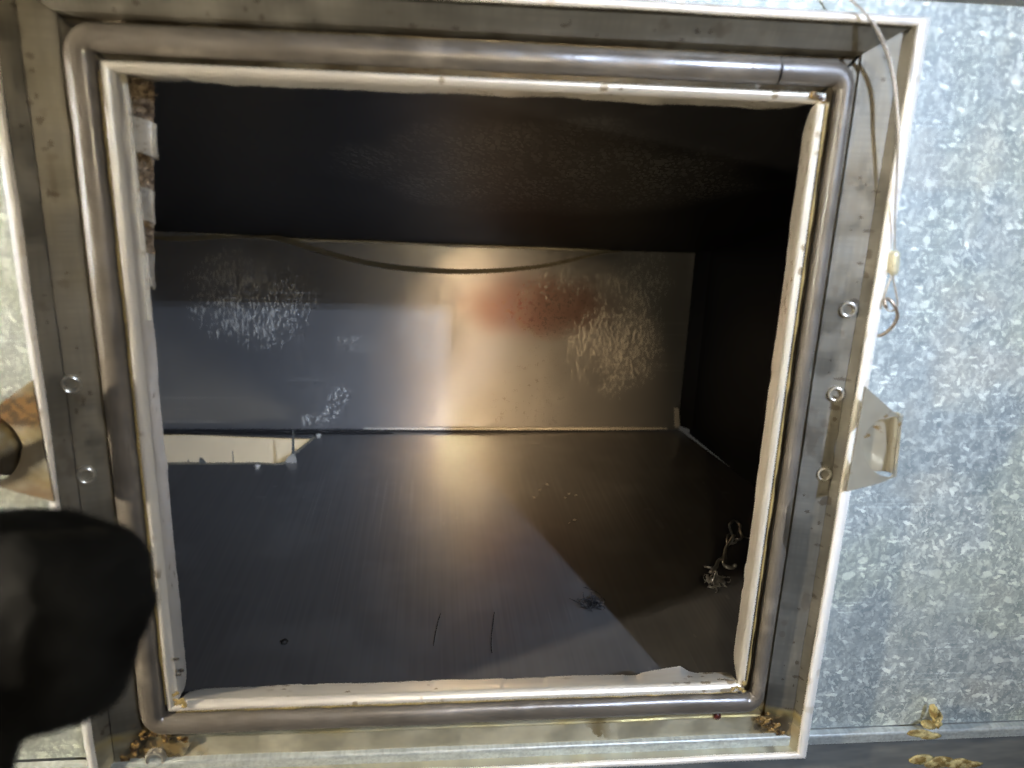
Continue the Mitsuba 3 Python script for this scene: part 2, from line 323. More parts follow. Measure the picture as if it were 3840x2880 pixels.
def tube(path, r, sides=10, closed=False, squash=None):
    P = np.asarray(path, float); n = len(P)
    r = np.broadcast_to(np.asarray(r, float), (n,))
    Tn = np.gradient(P, axis=0) if not closed else np.roll(P, -1, 0) - np.roll(P, 1, 0)
    Tn /= np.maximum(np.linalg.norm(Tn, axis=1, keepdims=True), 1e-12)
    u = np.cross(Tn[0], [0.31, 0.9, 0.22]); u /= np.linalg.norm(u); us = []
    for t in Tn:
        u = u - t * (u @ t); u /= np.linalg.norm(u); us.append(u)
    us = np.array(us); vs = np.cross(Tn, us)
    a = np.linspace(0, 2 * np.pi, sides, endpoint=False)
    V = P[:, None] + r[:, None, None] * (np.cos(a)[None, :, None] * us[:, None] + np.sin(a)[None, :, None] * vs[:, None])
    f = []
    for i in range(n if closed else n - 1):
        j = (i + 1) % n
        for k in range(sides):
            l = (k + 1) % sides
            f.append([i * sides + k, i * sides + l, j * sides + l, j * sides + k])
    v = V.reshape(-1, 3); f = tri(np.array(f))
    if not closed:
        v = np.vstack([v, P[0], P[-1]]); k = np.arange(sides); l = (k + 1) % sides
        f = np.vstack([f, np.stack([l, k, np.full(sides, len(v) - 2)], -1), np.stack([(n - 1) * sides + k, (n - 1) * sides + l, np.full(sides, len(v) - 1)], -1)])
    return trimesh.Trimesh(v, f, process=False)
def blob(c, rad, amp=.35, freq=2.0, seed=0, sub=3):
    m = trimesh.creation.icosphere(sub)
    v = np.array(m.vertices); n = meshkit.fbm(v * freq + seed * 7.3 + 50, 3, seed) - .5
    v = v * (1 + amp * 2 * n)[:, None] * np.asarray(rad) + np.asarray(c)
    return trimesh.Trimesh(v, m.faces, process=False)
def cat(*ms): return trimesh.util.concatenate(list(ms))

# ------------------------------------------------------------------ door frame: nested rectangles (left, right, bottom, top, depth), as seen at depth 1
def ring(l, r, b, t, Y): return np.array([l, r, b, t]) * Y, Y
def corners(rg):
    (l, r, b, t), Y = rg
    return np.array([[l, Y, t], [r, Y, t], [r, Y, b], [l, Y, b]]) * K          # TL TR BR BL
def blend(r0, r1, s, lift=0.0):
    return r0[0] * (1 - s) + r1[0] * s, r0[1] * (1 - s) + r1[1] * s - lift
SIDES = {'top': (0, 1), 'right': (1, 2), 'bottom': (2, 3), 'left': (3, 0)}
def side_grid(rings, side, n, wob=None):
    """grid (ring, along) of one mitred side"""
    a, b = SIDES[side]; s = np.linspace(0, 1, n)[:, None]
    out = []
    for k, rg in enumerate(rings):
        c = corners(rg); out.append(c[a] * (1 - s) + c[b] * s)
    return np.array(out)
tr_in = ring(-.3425, .4625, -.754, .0625, 1.06)
tr_leg = ring(-.3545, .4705, -.768, .068, 1.014)
tr_out = ring(-.3735, .4845, -.789, .0825, 1.006)
ga_in = ring(-.379, .498, -.796, .0900, 1.004)
ga_out = ring(-.412, .519, -.829, .1215, 1.004)
fa_in0 = ring(-.370, .482, -.786, .081, 1.016)
fa_in = ring(-.413, .524, -.836, .1258, 1.012)
fa_bead = ring(-.4145, .5255, -.838, .1285, 1.0095)
fa_bead2 = ring(-.4165, .5275, -.8395, .1315, 1.0118)
fa_out = ring(-.454, .570, -.889, .158, 1.003)
gr_a = ring(-.4555, .571, -.8935, .1592, 1.008)
gr_b = ring(-.457, .5725, -.8955, .1600, 1.000)
sl_out = ring(-.481, .588, -.911, .1640, .984)
lp_out = ring(-.494, .6045, -.9215, .1755, .986)
lp_back = ring(-.493, .603, -.920, .1745, 1.011)
frame = 'door_frame'
FACE_L = {'top': 'dark upper face of the metal frame', 'right': 'riveted right face of the frame with three rivets', 'bottom': 'lower face of the frame with light painted in and yellow glue stains', 'left': 'riveted left face of the frame'}
tag(frame, 'square sheet metal door frame with black rubber gasket around the dark duct opening', 'door frame')
TILT = {'top': .016, 'right': .004, 'bottom': .0, 'left': .004}     # how far each face leans in
for sd in ('left', 'right', 'top', 'bottom'):
    G = side_grid([fa_in0, fa_in, fa_bead, fa_bead2, fa_out, gr_a, gr_b, blend(gr_b, sl_out, .5), sl_out], sd, 60)
    w = meshkit.fbm(G / K * 7 + 5, 2) - .5
    G[..., 1] += w * 0.0016 + np.interp(np.arange(9), [0, 1, 4, 6], [1, 1, -1, 0])[:, None] * TILT[sd] * K * (1 if sd == 'top' else 1)
    k = add(f'{frame}__face', grid(G), 'm_face', FACE_L[sd], smooth=24)
    L = []
    for j in range(11):
        th = np.pi * j / 10
        L.append(blend(sl_out, lp_out, (1 - math.cos(th)) / 2, .007 * math.sin(th) ** .8))
    L += [blend(lp_out, lp_back, .3), lp_back]
    G = side_grid(L, sd, 60)
    G += (meshkit.fbm(G / K * 9 + 20, 2) - .5)[..., None] * 0.0012
    add(f'{frame}__rim', grid(G), 'm_lip', smooth=50)
    # rolled pale edging round the hole, its inner leg cut raggedly
    L = [tr_in, blend(tr_in, tr_leg, .6)]
    for j in range(9):
        th = np.pi * (.12 + .88 * j / 8)
        L.append(blend(tr_leg, tr_out, (1 - math.cos(th)) / 2, .009 * math.sin(th) ** .9))
    L.append((tr_out[0], 1.02))
    n = 220
    G = side_grid(L, sd, n)
    s = np.linspace(0, 1, n)
    rag = (meshkit.fbm(np.stack([s * 13, s * 0 + {'left': 1, 'right': 2, 'top': 3, 'bottom': 4}[sd] * 9.7, s * 0], -1), 3) - .5) * {'left': .003, 'right': .004, 'top': .005, 'bottom': .004}[sd] + \
          (meshkit.noise(np.stack([np.floor(s * 19 + .8 * np.sin(s * 31)), s * 0 + 3, s * 0 + len(sd)], -1)) - .5) * .0025
    inward = {'left': (1, 0), 'right': (-1, 0), 'top': (0, -1), 'bottom': (0, 1)}[sd]
    fade = np.clip(np.minimum(s, 1 - s) * 14, 0, 1)
    corner = -np.clip(1 - np.minimum(s, 1 - s) * 22, 0, 1) ** 2 * .006
    for row, wt in ((0, 1.0), (1, .6)):
        d = (rag * fade + corner) * wt * K
        G[row, :, 0] += inward[0] * d; G[row, :, 2] += inward[1] * d
    if sd == 'bottom':                          # a torn corner of the edging sticks up near the right end
        px = G[0, :, 0] / K
        d = np.interp(px, [.33, .345, .405, .42, .43], [0, .003, .010, .002, 0]) * K
        G[0, :, 2] += d; G[0, :, 1] += d * .6
    add(f'{frame}__edging', grid(G), 'm_trim', {'left': 'pale left edging with yellowed glue line', 'right': 'pale right edging with ragged inner edge', 'top': 'pale upper edging', 'bottom': 'pale lower edging with a torn corner'}[sd], smooth=50)
    # glue bead between the edging and the gasket
    if sd != 'top':
        Y = 1.004
        rg = blend(tr_out, ga_in, .25); c = corners((rg[0], Y)); a, b = SIDES[sd]
        m = 160; s = np.linspace(.015, .985, m)
        path = c[a] * (1 - s[:, None]) + c[b] * s[:, None]
        rr = (.0009 + .0034 * np.clip(meshkit.fbm(np.stack([s * 30, s * 0 + len(sd), s * 0], -1), 3) - .3, 0, 1)) * K
        add(f'{frame}__glue_bead', tube(path, rr, 8), 'm_amber', smooth=True)

# gasket: one hollow rubber bulb bent round the four corners, its ends meeting near the upper right corner
def rounded(l, r, b, t, rad, n=10):
    pts = []
    for cx, cz, a0 in ((r - rad, t - rad, 90), (r - rad, b + rad, 0), (l + rad, b + rad, -90), (l + rad, t - rad, -180)):
        for k in range(n + 1):
            a = math.radians(a0 - 90 * k / n); pts.append((cx + rad * math.cos(a), cz + rad * math.sin(a)))
    return np.array(pts)
gi, go = ga_in[0], ga_out[0]
mid = (gi + go) / 2
c0 = rounded(mid[0], mid[1], mid[2], mid[3], .019)
c0 = np.vstack([[[0.423, mid[3]]], c0, [[0.4195, mid[3]]]])
cp = []
for p, q in zip(c0[:-1], c0[1:]):
    k = max(1, int(np.linalg.norm(q - p) / .004))
    cp.append(p + (q - p) * np.linspace(0, 1, k, endpoint=False)[:, None])
cp = np.vstack(cp + [c0[-1:]])
tn = np.gradient(cp, axis=0); tn /= np.linalg.norm(tn, axis=1, keepdims=True)
nr = np.stack([-tn[:, 1], tn[:, 0]], -1)                    # outward (path runs clockwise)
if (nr[len(nr) // 8] @ (cp[len(nr) // 8] - [mid[:2].mean(), mid[2:].mean()])) < 0: nr = -nr
wv = np.abs(nr)
hw = (wv[:, 0] * np.where(cp[:, 0] > 0, (go[1] - gi[1]), (gi[0] - go[0])) + wv[:, 1] * np.where(cp[:, 1] > -.4, go[3] - gi[3], gi[2] - go[2])) / 2 / (wv.sum(1))
cut = np.zeros(len(cp))
rs = (cp[:, 0] > mid[1] - .01)
zz = cp[:, 1]
cut = np.where(rs, np.interp(zz, [-.56, -.553, -.53, -.475, -.462, -.29, -.275, -.245, -.235], [0, 0, .012, .013, 0, 0, .008, .004, 0]), 0)
lumps = meshkit.fbm(np.stack([cp[:, 0] * 9, cp[:, 1] * 9, cp[:, 0] * 0 + 4], -1), 3) - .5
rows = []
NS = 22
for j in range(NS):
    a = math.pi * (1.12 - 1.24 * j / (NS - 1))
    u, h = math.cos(a), math.sin(a)
    off = hw * u * (1 + .10 * lumps)
    off = np.where(u > 0, np.minimum(off, hw - cut * (1.0)), off)
    Y = 1.006 - (.0140 * (1 + .40 * lumps)) * np.sign(h) * abs(h) ** .85
    rows.append(np.stack([cp[:, 0] + nr[:, 0] * off, Y, cp[:, 1] + nr[:, 1] * off], -1) * K)
rows = np.array(rows)
add(f'{frame}__gasket', grid(rows), 'm_rubber', 'black rubber bulb gasket with a butt joint near the upper right corner', smooth=True)

# rivets: raised rings with a sunk middle
def lathe(prof, n=28):
    a = np.linspace(0, 2 * np.pi, n, endpoint=False); pr = np.asarray(prof)
    V = np.stack([pr[:, 0, None] * np.cos(a), np.repeat(-pr[:, 1, None], n, 1), pr[:, 0, None] * np.sin(a)], -1)
    f = []
    for i in range(len(pr) - 1):
        for k in range(n):
            l = (k + 1) % n; f.append([i * n + k, i * n + l, (i + 1) * n + l, (i + 1) * n + k])
    return trimesh.Trimesh(V.reshape(-1, 3), tri(np.array(f)), process=False)
rv = np.array([(1.0, -.5), (1.0, .25), (.93, .42), (.80, .48), (.67, .42), (.60, .1), (.58, -.1), (.3, -.12), (.001, -.12)])
def rivet(px, py, rad, Y=1.010, tilt=0.0, label=None):
    m = lathe(rv * rad * K); c = at(px, py, Y)
    m.apply_transform(trimesh.transformations.rotation_matrix(tilt, [0, 0, 1])); m.apply_translation(c)
    add(f'{frame}__rivet', m, 'm_rivet', label, smooth=40)
rivet(268, 1440, .0118, 1.001, .3); rivet(325, 1780, .0118, 1.001, .3)
rivet(3180, 1160, .0112, 1.003, -.3); rivet(3134, 1476, .0112, 1.003, -.3); rivet(3091, 1776, .0106, 1.003, -.3)

# corner plate at the lower left with its own rivet
cp4 = [at(497, 2880, 1.008), at(560, 2762, 1.008), at(735, 2752, 1.008), at(655, 2895, 1.008)]
add(f'{frame}__corner_plate', quad_sheet(*cp4, 8, 8, .0012), 'm_face', 'small lapped plate at the lower left corner', smooth=30)
rivet(585, 2840, .0150, 1.004, label='large rivet on the lapped corner plate')

# spring clips: folded sheet with a curved notch, one either side
def clip(side):
    sg = 1 if side == 'right' else -1
    if side == 'right':
        base, tip = (3238, 1455, 1842, 3190), None
        Yl = .952
        top0, bot0 = at(3243, 1448, Yl), at(3172, 1842, Yl)
        top1, bot1 = at(3376, 1568, Yl), at(3352, 1797, Yl)
        nd, nz, nzc = .83, .5, .52
    else:
        Yl = .952
        top0, bot0 = at(122, 1425, Yl), at(205, 1880, Yl)
        top1, bot1 = at(-60, 1560, Yl), at(-40, 1815, Yl)
        nd = .62
    n1, n2, m = 26, 14, 17
    rad = .015 * K
    ss = np.r_[np.linspace(0, 1, n1), 1 + np.linspace(0, 1, n2)[1:], 2 + np.linspace(0, 1, 14)[1:]]
    def pos(s, v):                              # s along the strip, v 0 top .. 1 bottom
        if s <= 1:
            a = top0 + (top1 - top0) * s; b = bot0 + (bot1 - bot0) * s
            off = np.array([0, .45 * rad * max(0, (s - .55) / .45) ** 2, 0])
        else:
            a, b = top1, bot1
            if s <= 2:
                th = np.pi * (s - 1); off = np.array([sg * rad * math.sin(th) * .75, .45 * rad + .775 * rad * (1 - math.cos(th)), 0])
            else:
                off = np.array([-sg * .050 * K * (s - 2), 2 * rad + .020 * K * (s - 2), 0]); k = s - 2
                a = top1 + (top0 - top1) * k * .6; b = bot1 + (bot0 - bot1) * k * .6; a = a + (top1 - a) * [1, 0, 0]; b = b + (bot1 - b) * [1, 0, 0]
        bow = .0
        return a * (1 - v) + b * v + off
    def notch(s):                               # half width of the notch in v at s
        lo = 1 - nd
        if s <= lo: return 0.0
        if s <= 1.0: return .50 * min(1.0, ((s - lo) / nd)) ** .52
        if s <= 1.18: return .50 * (1 - ((s - 1) / .18) ** 2) ** .5
        return 0.0
    for arm in (0, 1):
        G = []
        for s in ss:
            h = notch(s); h = min(h, .495)
            vs = np.linspace(0, .5 - h, m) if arm == 0 else np.linspace(.5 + h, 1, m)
            G.append([pos(s, v) for v in vs])
        yield sheet(np.array(G), .0013)
for side, mt, lab in (('right', 'm_clip', 'beige folded spring clip with curved notch on the right rim'), ('left', 'm_cliprust', 'rusty spring clip on the left rim')):
    add(f'{frame}__spring_clip', cat(*clip(side)), mt, lab, smooth=35)

# notched comb of bent tabs inside the upper left edge, with insulation behind
def tab(pts, Y0, Y1):
    a, b, c, d = [at(px, py, Y) for (px, py), Y in zip(pts, (Y0, Y1, Y1, Y0))]
    n = 9; s = np.linspace(0, 1, n)[:, None, None]; r = np.linspace(0, 1, n)[None, :, None]
    Gp = (1 - s) * ((1 - r) * a + r * b) + s * ((1 - r) * d + r * c)
    Gp[..., 1] += (np.linspace(0, 1, n) ** 2 * -.004 + np.sin(np.linspace(0, 3.1, n)) * .002)[None, :] + ((np.linspace(-1, 1, n) ** 2) * .0012)[:, None]
    return sheet(Gp, .0011)
for pts in (((488, 432), (594, 468), (600, 598), (512, 570)), ((518, 700), (584, 718), (586, 838), (536, 828)), ((546, 950), (581, 962), (583, 1082), (565, 1076))):
    add(f'{frame}__tab', tab(pts, 1.035, 1.065), 'm_tab')
web = np.array([[at(px, py, 1.037) for px in (x0 - 40, x0)] for px0, py, x0 in ((0, 270, 474), (0, 430, 494), (0, 700, 522), (0, 950, 549), (0, 1200, 573))])
add(f'{frame}__tab_strip', sheet(web, .0009), 'm_tab')

m_ = []
G = np.array([[at(px, py, 1.085 - .012 * math.sin(math.pi * (px - 470) / 106)) for px in np.linspace(440, 577, 40)] for py in np.linspace(250, 1075, 230)])
nz = meshkit.fbm(G * 260, 3) - .5
G = G + nz[..., None] * np.array([.0015, -.009, .002])
m_ = grid(G)
fib = []
for i in range(420):
    p = G[RNG.integers(0, 230), RNG.integers(8, 40)]
    d = RNG.normal(0, 1, 3) * [.6, .5, 1.0]; d /= np.linalg.norm(d)
    L_ = RNG.uniform(.002, .006); q = p + np.array([0, -.002, 0])
    if (q + d * L_)[0] > at(577, 600, 1.085)[0] + .001: d[0] = -abs(d[0])
    fib.append(tube([q - d * L_ * .4, q + d * L_ * .2 + RNG.normal(0, .0005, 3), q + d * L_ * .6], .00022, 5))
add('insulation', cat(m_, *fib), 'm_wool', 'brown fibrous insulation showing between the notched tabs at upper left', 'insulation', smooth=True)

# ------------------------------------------------------------------ casing: spangled outer sheet with hemmed seams
cas = 'casing_panel'
tag(cas, 'spangled galvanised steel casing sheet behind the door frame', 'metal panel')
YP = 1.010
hole = ((-.40, .55), (-.83, .13))
def zline(px, py, Y): return at(px, py, Y)[2] / K
zh0 = zline(3400, 2722, YP); zt0 = zline(3690, 12, YP)
out = Polygon([(-1.6, zh0 + .0055), (1.8, zh0 + .0015), (1.8, zt0), (-1.6, zt0)]).difference(sbox(-.476, -.908, .584, .160))
m = trimesh.creation.extrude_polygon(out, .003, engine='earcut')
v = np.array(m.vertices); m = trimesh.Trimesh(np.stack([v[:, 0], YP + v[:, 2], v[:, 1]], -1) * K, m.faces[:, ::-1], process=False)
add(f'{cas}__sheet', m, 'm_galv')
# hem: folded strip standing proud along the lower edge, then the next sheet turning under
zh1 = zline(3400, 2778, YP - .012)
prof = [(zh0 + .001, YP - .001), (zh0 + .001, YP - .010), (zh0 - .002, YP - .013), (zh0 - .006, YP - .0135), (zh1, YP - .012), (zh1 - .002, YP - .008), (zh1 - .002, YP + .05)]
xs = np.linspace(-1.6, 1.8, 120)
G = np.array([[(x, Y + .0012 * (meshkit.noise(np.array([x * 5, 2., 3.])) - .5), z) for x in xs] for z, Y in prof]) * K
add(f'{cas}__hem', grid(G), 'm_strip', 'narrow hem strip along the lower edge of the casing', smooth=50)
prof = [(zh1 + .002, YP + .006), (zh1 - .05, YP + .004), (zh1 - .35, YP - .02)]
G = np.array([[(x, Y, z) for x in xs] for z, Y in prof]) * K
add(f'{cas}__lower_sheet', grid(G), 'm_under', 'sheet below the hem, darkened in its colour for shade', smooth=50)  # shade under the hem is put into this darker grey
prof = [(zt0 - .001, YP - .002), (zt0 + .004, YP - .012), (zt0 + .012, YP - .012), (zt0 + .014, YP + .02), (zt0 + .5, YP + .02)]
G = np.array([[(x, Y, z) for x in xs] for z, Y in prof]) * K
add(f'{cas}__upper_sheet', grid(G), 'm_under', 'dull grey sheet above the top edge of the casing', smooth=30)

# ------------------------------------------------------------------ duct behind the opening
duct = 'duct'
tag(duct, 'dark sheet steel duct interior seen through the opening', 'duct')
XL, XR, ZC = -1.02, .845, -.283
# floor with the outlet cut in it
hp = [on_floor(px, py) / K for px, py in ((480, 1618), (1178, 1643), (1150, 1665), (1105, 1703), (1085, 1727), (1060, 1741), (1030, 1744), (960, 1738), (880, 1741), (480, 1737))]
hole = Polygon([(p[0], p[1]) for p in hp])
fl = Polygon([(XL - .03, 1.05), (1.02, 1.05), (.93, 2.0), (XR + .005, YB + .01), (XL - .03, YB + .01)]).difference(hole)
m = trimesh.creation.extrude_polygon(fl, .004, engine='earcut'); v = np.array(m.vertices)
m = trimesh.Trimesh(np.stack([v[:, 0], v[:, 1], ZF - .004 + v[:, 2]], -1) * K, m.faces, process=False)
add(f'{duct}__floor', m, 'm_floor', uv=np.array(m.vertices)[:, :2] / K)
# back wall
zb = ZF + .004
zc_l, zc_r = on_back(580, 872)[2] / K, on_back(2330, 942)[2] / K
def zc(x): return np.interp(x, [-.82, .58], [zc_l, zc_r])
xs = np.linspace(XL - .03, XR, 60)
G = np.array([[(x, YB, zb + (zc(x) + .03 - zb) * s) for x in xs] for s in np.linspace(0, 1, 30)]) * K
m = sheet(G, .0009)
add(f'{duct}__back', m, 'm_back', 'back wall of the duct with chalky runs and a painted reddish reflection', uv=np.array(m.vertices)[:, [0, 2]] / K)
# hem along the foot of the back wall, and the folded cleat with its bent end at the right
xs = np.linspace(-.22, .80, 90)
add(f'{duct}__foot_hem', tube(np.array([(x, YB - .008, ZF + .010 + .0015 * (meshkit.noise(np.array([x * 6, 0., 0.])) - .5)) for x in xs]) * K, np.interp(xs, [-.22, .1, .6, .8], [.003, .0048, .0048, .003]) * K, 10), 'm_hem', smooth=True)
add(f'{duct}__foot_gap', quad_sheet(W(XL, YB - .006, ZF + .008), W(-.15, YB - .006, ZF + .006), W(-.12, YB - .03, ZF + .003), W(XL, YB - .045, ZF + .003), 2, 2), 'm_shade_fluff', 'dark sheet standing in for the shade along the foot of the back wall')  # near-black sheet drawn in where the gap lies in shade
e = [on_back(2528, 1528, .012), on_back(2546, 1532, .02), on_back(2550, 1598, .02), on_back(2530, 1604, .012)]
add(f'{duct}__cleat_end', quad_sheet(*e, 6, 6), 'm_hem', 'bent cleat end at the right foot of the back wall', smooth=30)
# upright flange in the right rear corner
add(f'{duct}__corner_flange', quad_sheet(W(XR - .004, YB - .002, ZF + .02), W(XR + .03, YB - .05, ZF + .02), W(XR + .03, YB - .05, ZC + .02), W(XR - .004, YB - .002, ZC + .02), 4, 4), 'm_side')
# side walls, ceiling
def wall(a, b, z0a, z1a, z0b, z1b, n=30):
    s, r = np.meshgrid(np.linspace(0, 1, n), np.linspace(0, 1, n), indexing='ij')
    x = a[0] + (b[0] - a[0]) * s; Y = a[1] + (b[1] - a[1]) * s
    z = (z0a + (z0b - z0a) * s) * (1 - r) + (z1a + (z1b - z1a) * s) * r
    return sheet(np.stack([x, Y, z], -1) * K, .0009)
CF = .11
add(f'{duct}__side', wall((XR + .028, YB - .03), (1.03, 1.06), ZF, ZC + .01, ZF, CF, 30), 'm_side', 'right side wall of the duct, its shade put into the colour', smooth=30)
add(f'{duct}__side', wall((XL, YB), (XL, 1.06), ZF, ZC + .01, ZF, CF, 30), 'm_side', smooth=30)
s, r = np.meshgrid(np.linspace(0, 1, 40), np.linspace(0, 1, 40), indexing='ij')
xx = (XL - .04) + (1.06 - XL) * r
G = np.stack([xx, YB - .004 + (1.05 - YB) * s, (zc(xx) + .002) * (1 - s) + CF * s], -1)
add(f'{duct}__ceiling', sheet(G * K, .0009), 'm_ceiling', 'sloping upper sheet of the duct with chalky bloom', smooth=30)
# inner skin of the front wall round the opening, keeps the outside light out
fr = Polygon([(-1.1, -1.0), (1.1, -1.0), (1.1, .2), (-1.1, .2)], [[(-.40, -.81), (.50, -.81), (.50, .12), (-.40, .12)]])
m = trimesh.creation.extrude_polygon(fr, .004, engine='earcut'); v = np.array(m.vertices)
add(f'{duct}__front_skin', trimesh.Trimesh(np.stack([v[:, 0], 1.045 + v[:, 2], v[:, 1]], -1) * K, m.faces[:, ::-1], process=False), 'm_side')
# seam along the head of the back wall, and the sealant strip that has come loose from it
a = np.array([on_back(px, py, .02) for px, py in ((480, 868), (800, 876), (1000, 893), (1300, 905), (1700, 920), (2000, 930), (2290, 944))])
pa = spline(a, 120)
add(f'{duct}__head_seam', tube(pa, (.0042 + .003 * (meshkit.fbm(pa / K * 11, 2) - .4)) * K, 8), 'm_seam', smooth=True)
a = np.array([on_back(px, py, o) for px, py, o in ((560, 886, .03), (800, 889, .03), (1000, 886, .035), (1040, 893, .05), (1150, 925, .07), (1300, 968, .085), (1450, 998, .09), (1600, 1013, .09), (1750, 1018, .085), (1900, 1012, .075), (2050, 995, .06), (2180, 966, .045), (2260, 948, .03), (2330, 944, .022))])
pa = spline(a, 200)
st = []
for i, p in enumerate(pa):
    t = np.gradient(pa, axis=0)[i]; t /= np.linalg.norm(t); nn = np.cross(t, [0, 1, 0]); nn /= np.linalg.norm(nn)
    w = (.0085 + .0045 * (meshkit.noise(p / K * 9) - .4)) * K * np.interp(i, [0, 10, 150, 199], [.4, 1, .8, .35])
    tw = .7 + .9 * (meshkit.noise(p / K * 3 + 5) - .5); dn = nn * math.cos(tw) + np.array([0, 1, 0]) * math.sin(tw)
    st.append([p + dn * w * k for k in (-1, -.4, .4, 1)])
add('loose_sealant_strip', sheet(np.array(st), .0009), 'm_strip_dark', 'thin loose strip of sealant sagging across the top of the duct back wall', 'sealant strip', smooth=40)
# outlet collar below the hole
ol = 'floor_outlet'
xa, xb = hp[0][0], hp[1][0]
Ya, Yb = hp[-1][1], hp[0][1]
zlow = ZF - .62
add(f'{duct}__outlet_collar', quad_sheet(W(-1.3, Yb + .012, ZF - .006), W(.3, hp[1][1] + .012, ZF - .006), W(.3, hp[1][1] + .012, zlow), W(-1.3, Yb + .012, zlow), 6, 6), 'm_cream', 'cream lit back of the floor outlet')
q = np.array([W(p[0], p[1], ZF + .001) for p in hp[1:]])
pa = np.concatenate([a + (b - a) * np.linspace(0, 1, 24, endpoint=False)[:, None] for a, b in zip(q[:-1], q[1:])])
pa[:, 1] += (meshkit.fbm(pa / K * 22, 2) - .5) * .004
add(f'{duct}__outlet_rim', tube(pa, (.0032 + .003 * (meshkit.noise(pa / K * 15) - .4)) * K, 7), 'm_strip_dark', 'rough cut rim of the floor outlet', smooth=True)
# bent tabs and screws round the outlet
def spike(px, py, h, w, lean, key='outlet_tab', mt='m_hem'):
    b = on_floor(px, py); d = np.array([lean, -.1, 1.0]); d /= np.linalg.norm(d); h *= K; w *= K
    x = np.array([1., 0, 0])
    q = np.array([[b - x * w, b + x * w], [b - x * w * .8 + d * h * .6, b + x * w * .75 + d * h * .6], [b - x * w * .2 + d * h, b + x * w * .2 + d * h + [0, -.001, 0]]])
    add(f'{duct}__{key}', sheet(q, .0007), mt)
spike(1100, 1720, .095, .0045, .05, mt='m_under'); spike(1090, 1735, .03, .016, .25); spike(762, 1741, .022, .010, -.2, mt='m_under'); spike(876, 1742, .045, .0016, .03, mt='m_under'); spike(708, 1738, .014, .002, 0, mt='m_under')
for px, py in ((965, 1757), (1194, 1641)):
    c = on_floor(px, py)
    add(f'{duct}__screw', cat(trimesh.creation.cylinder(.0022, .003, sections=10, transform=trimesh.transformations.translation_matrix(c + [0, 0, .0015])), blob(c + [0, 0, .003], [.0032, .0032, .002], .1, 1, 1, 2)), 'm_hem', smooth=35)

# ------------------------------------------------------------------ lanyard on the right
lan = 'wire_lanyard'
tag(lan, 'thin steel wire lanyard hanging over the right rim with crimped loop', 'wire lanyard')
pth = [at(px, py, Y) for px, py, Y in ((3120, -60, .985), (3190, 0, .976), (3245, 50, .968), (3275, 88, .967), (3312, 160, .970), (3342, 250, .972), (3358, 350, .970), (3366, 450, .966), (3368, 560, .966), (3364, 660, .967), (3358, 760, .969), (3356, 850, .972), (3355, 935, .975))]
pa = spline(pth, 420)
tt = np.gradient(pa, axis=0); tt /= np.linalg.norm(tt, axis=1, keepdims=True)
uu = np.cross(tt, [0, 1, 0]); uu /= np.linalg.norm(uu, axis=1, keepdims=True); vv = np.cross(tt, uu)
arc = np.r_[0, np.cumsum(np.linalg.norm(np.diff(pa, axis=0), axis=1))]
rad = np.interp(arc / arc[-1], [0, .12, .2, .62, .75, 1], [.0012, .0014, .0022, .0021, .0012, .0010]) * K
strands = []
for k in range(5):
    ph = arc / (.0115 * K * 1.6) * 2 * math.pi / 2.2 + k * 2 * math.pi / 5
    strands.append(tube(pa + (uu * np.cos(ph)[:, None] + vv * np.sin(ph)[:, None]) * rad[:, None] * .66, rad * .46, 6))
add(f'{lan}__cable', cat(*strands), 'm_wire', smooth=True)
fa, fb = at(3354, 940, .977), at(3349, 1030, .977)
fer = tube(np.linspace(fa, fb, 12), np.array([.004, .0066, .007, .007, .007, .0072, .0072, .007, .007, .007, .0064, .004]) * K, 14)
add(f'{lan}__ferrule', fer, 'm_ferrule', 'brass-coloured crimp sleeve', smooth=45)
lp = spline([at(px, py, Y) for px, py, Y in ((3346, 1026, .978), (3334, 1060, .977), (3318, 1105, .977), (3314, 1140, .977), (3326, 1160, .977), (3346, 1166, .977), (3364, 1150, .978), (3366, 1130, .978), (3358, 1085, .978), (3349, 1030, .978))], 80)
add(f'{lan}__loop', tube(lp, .00145 * K, 8), 'm_wire', smooth=True)
rg = spline([at(px, py, Y) for px, py, Y in ((3327, 1150, .972), (3318, 1135, .973), (3322, 1122, .975), (3338, 1126, .975), (3350, 1140, .973), (3362, 1165, .972), (3366, 1185, .972), (3358, 1208, .973), (3340, 1232, .975), (3318, 1250, .977), (3292, 1258, .990))], 80)
add(f'{lan}__hook', tube(rg, .0024 * K, 10), 'm_copper', 'bent copper-coloured hook', smooth=True)

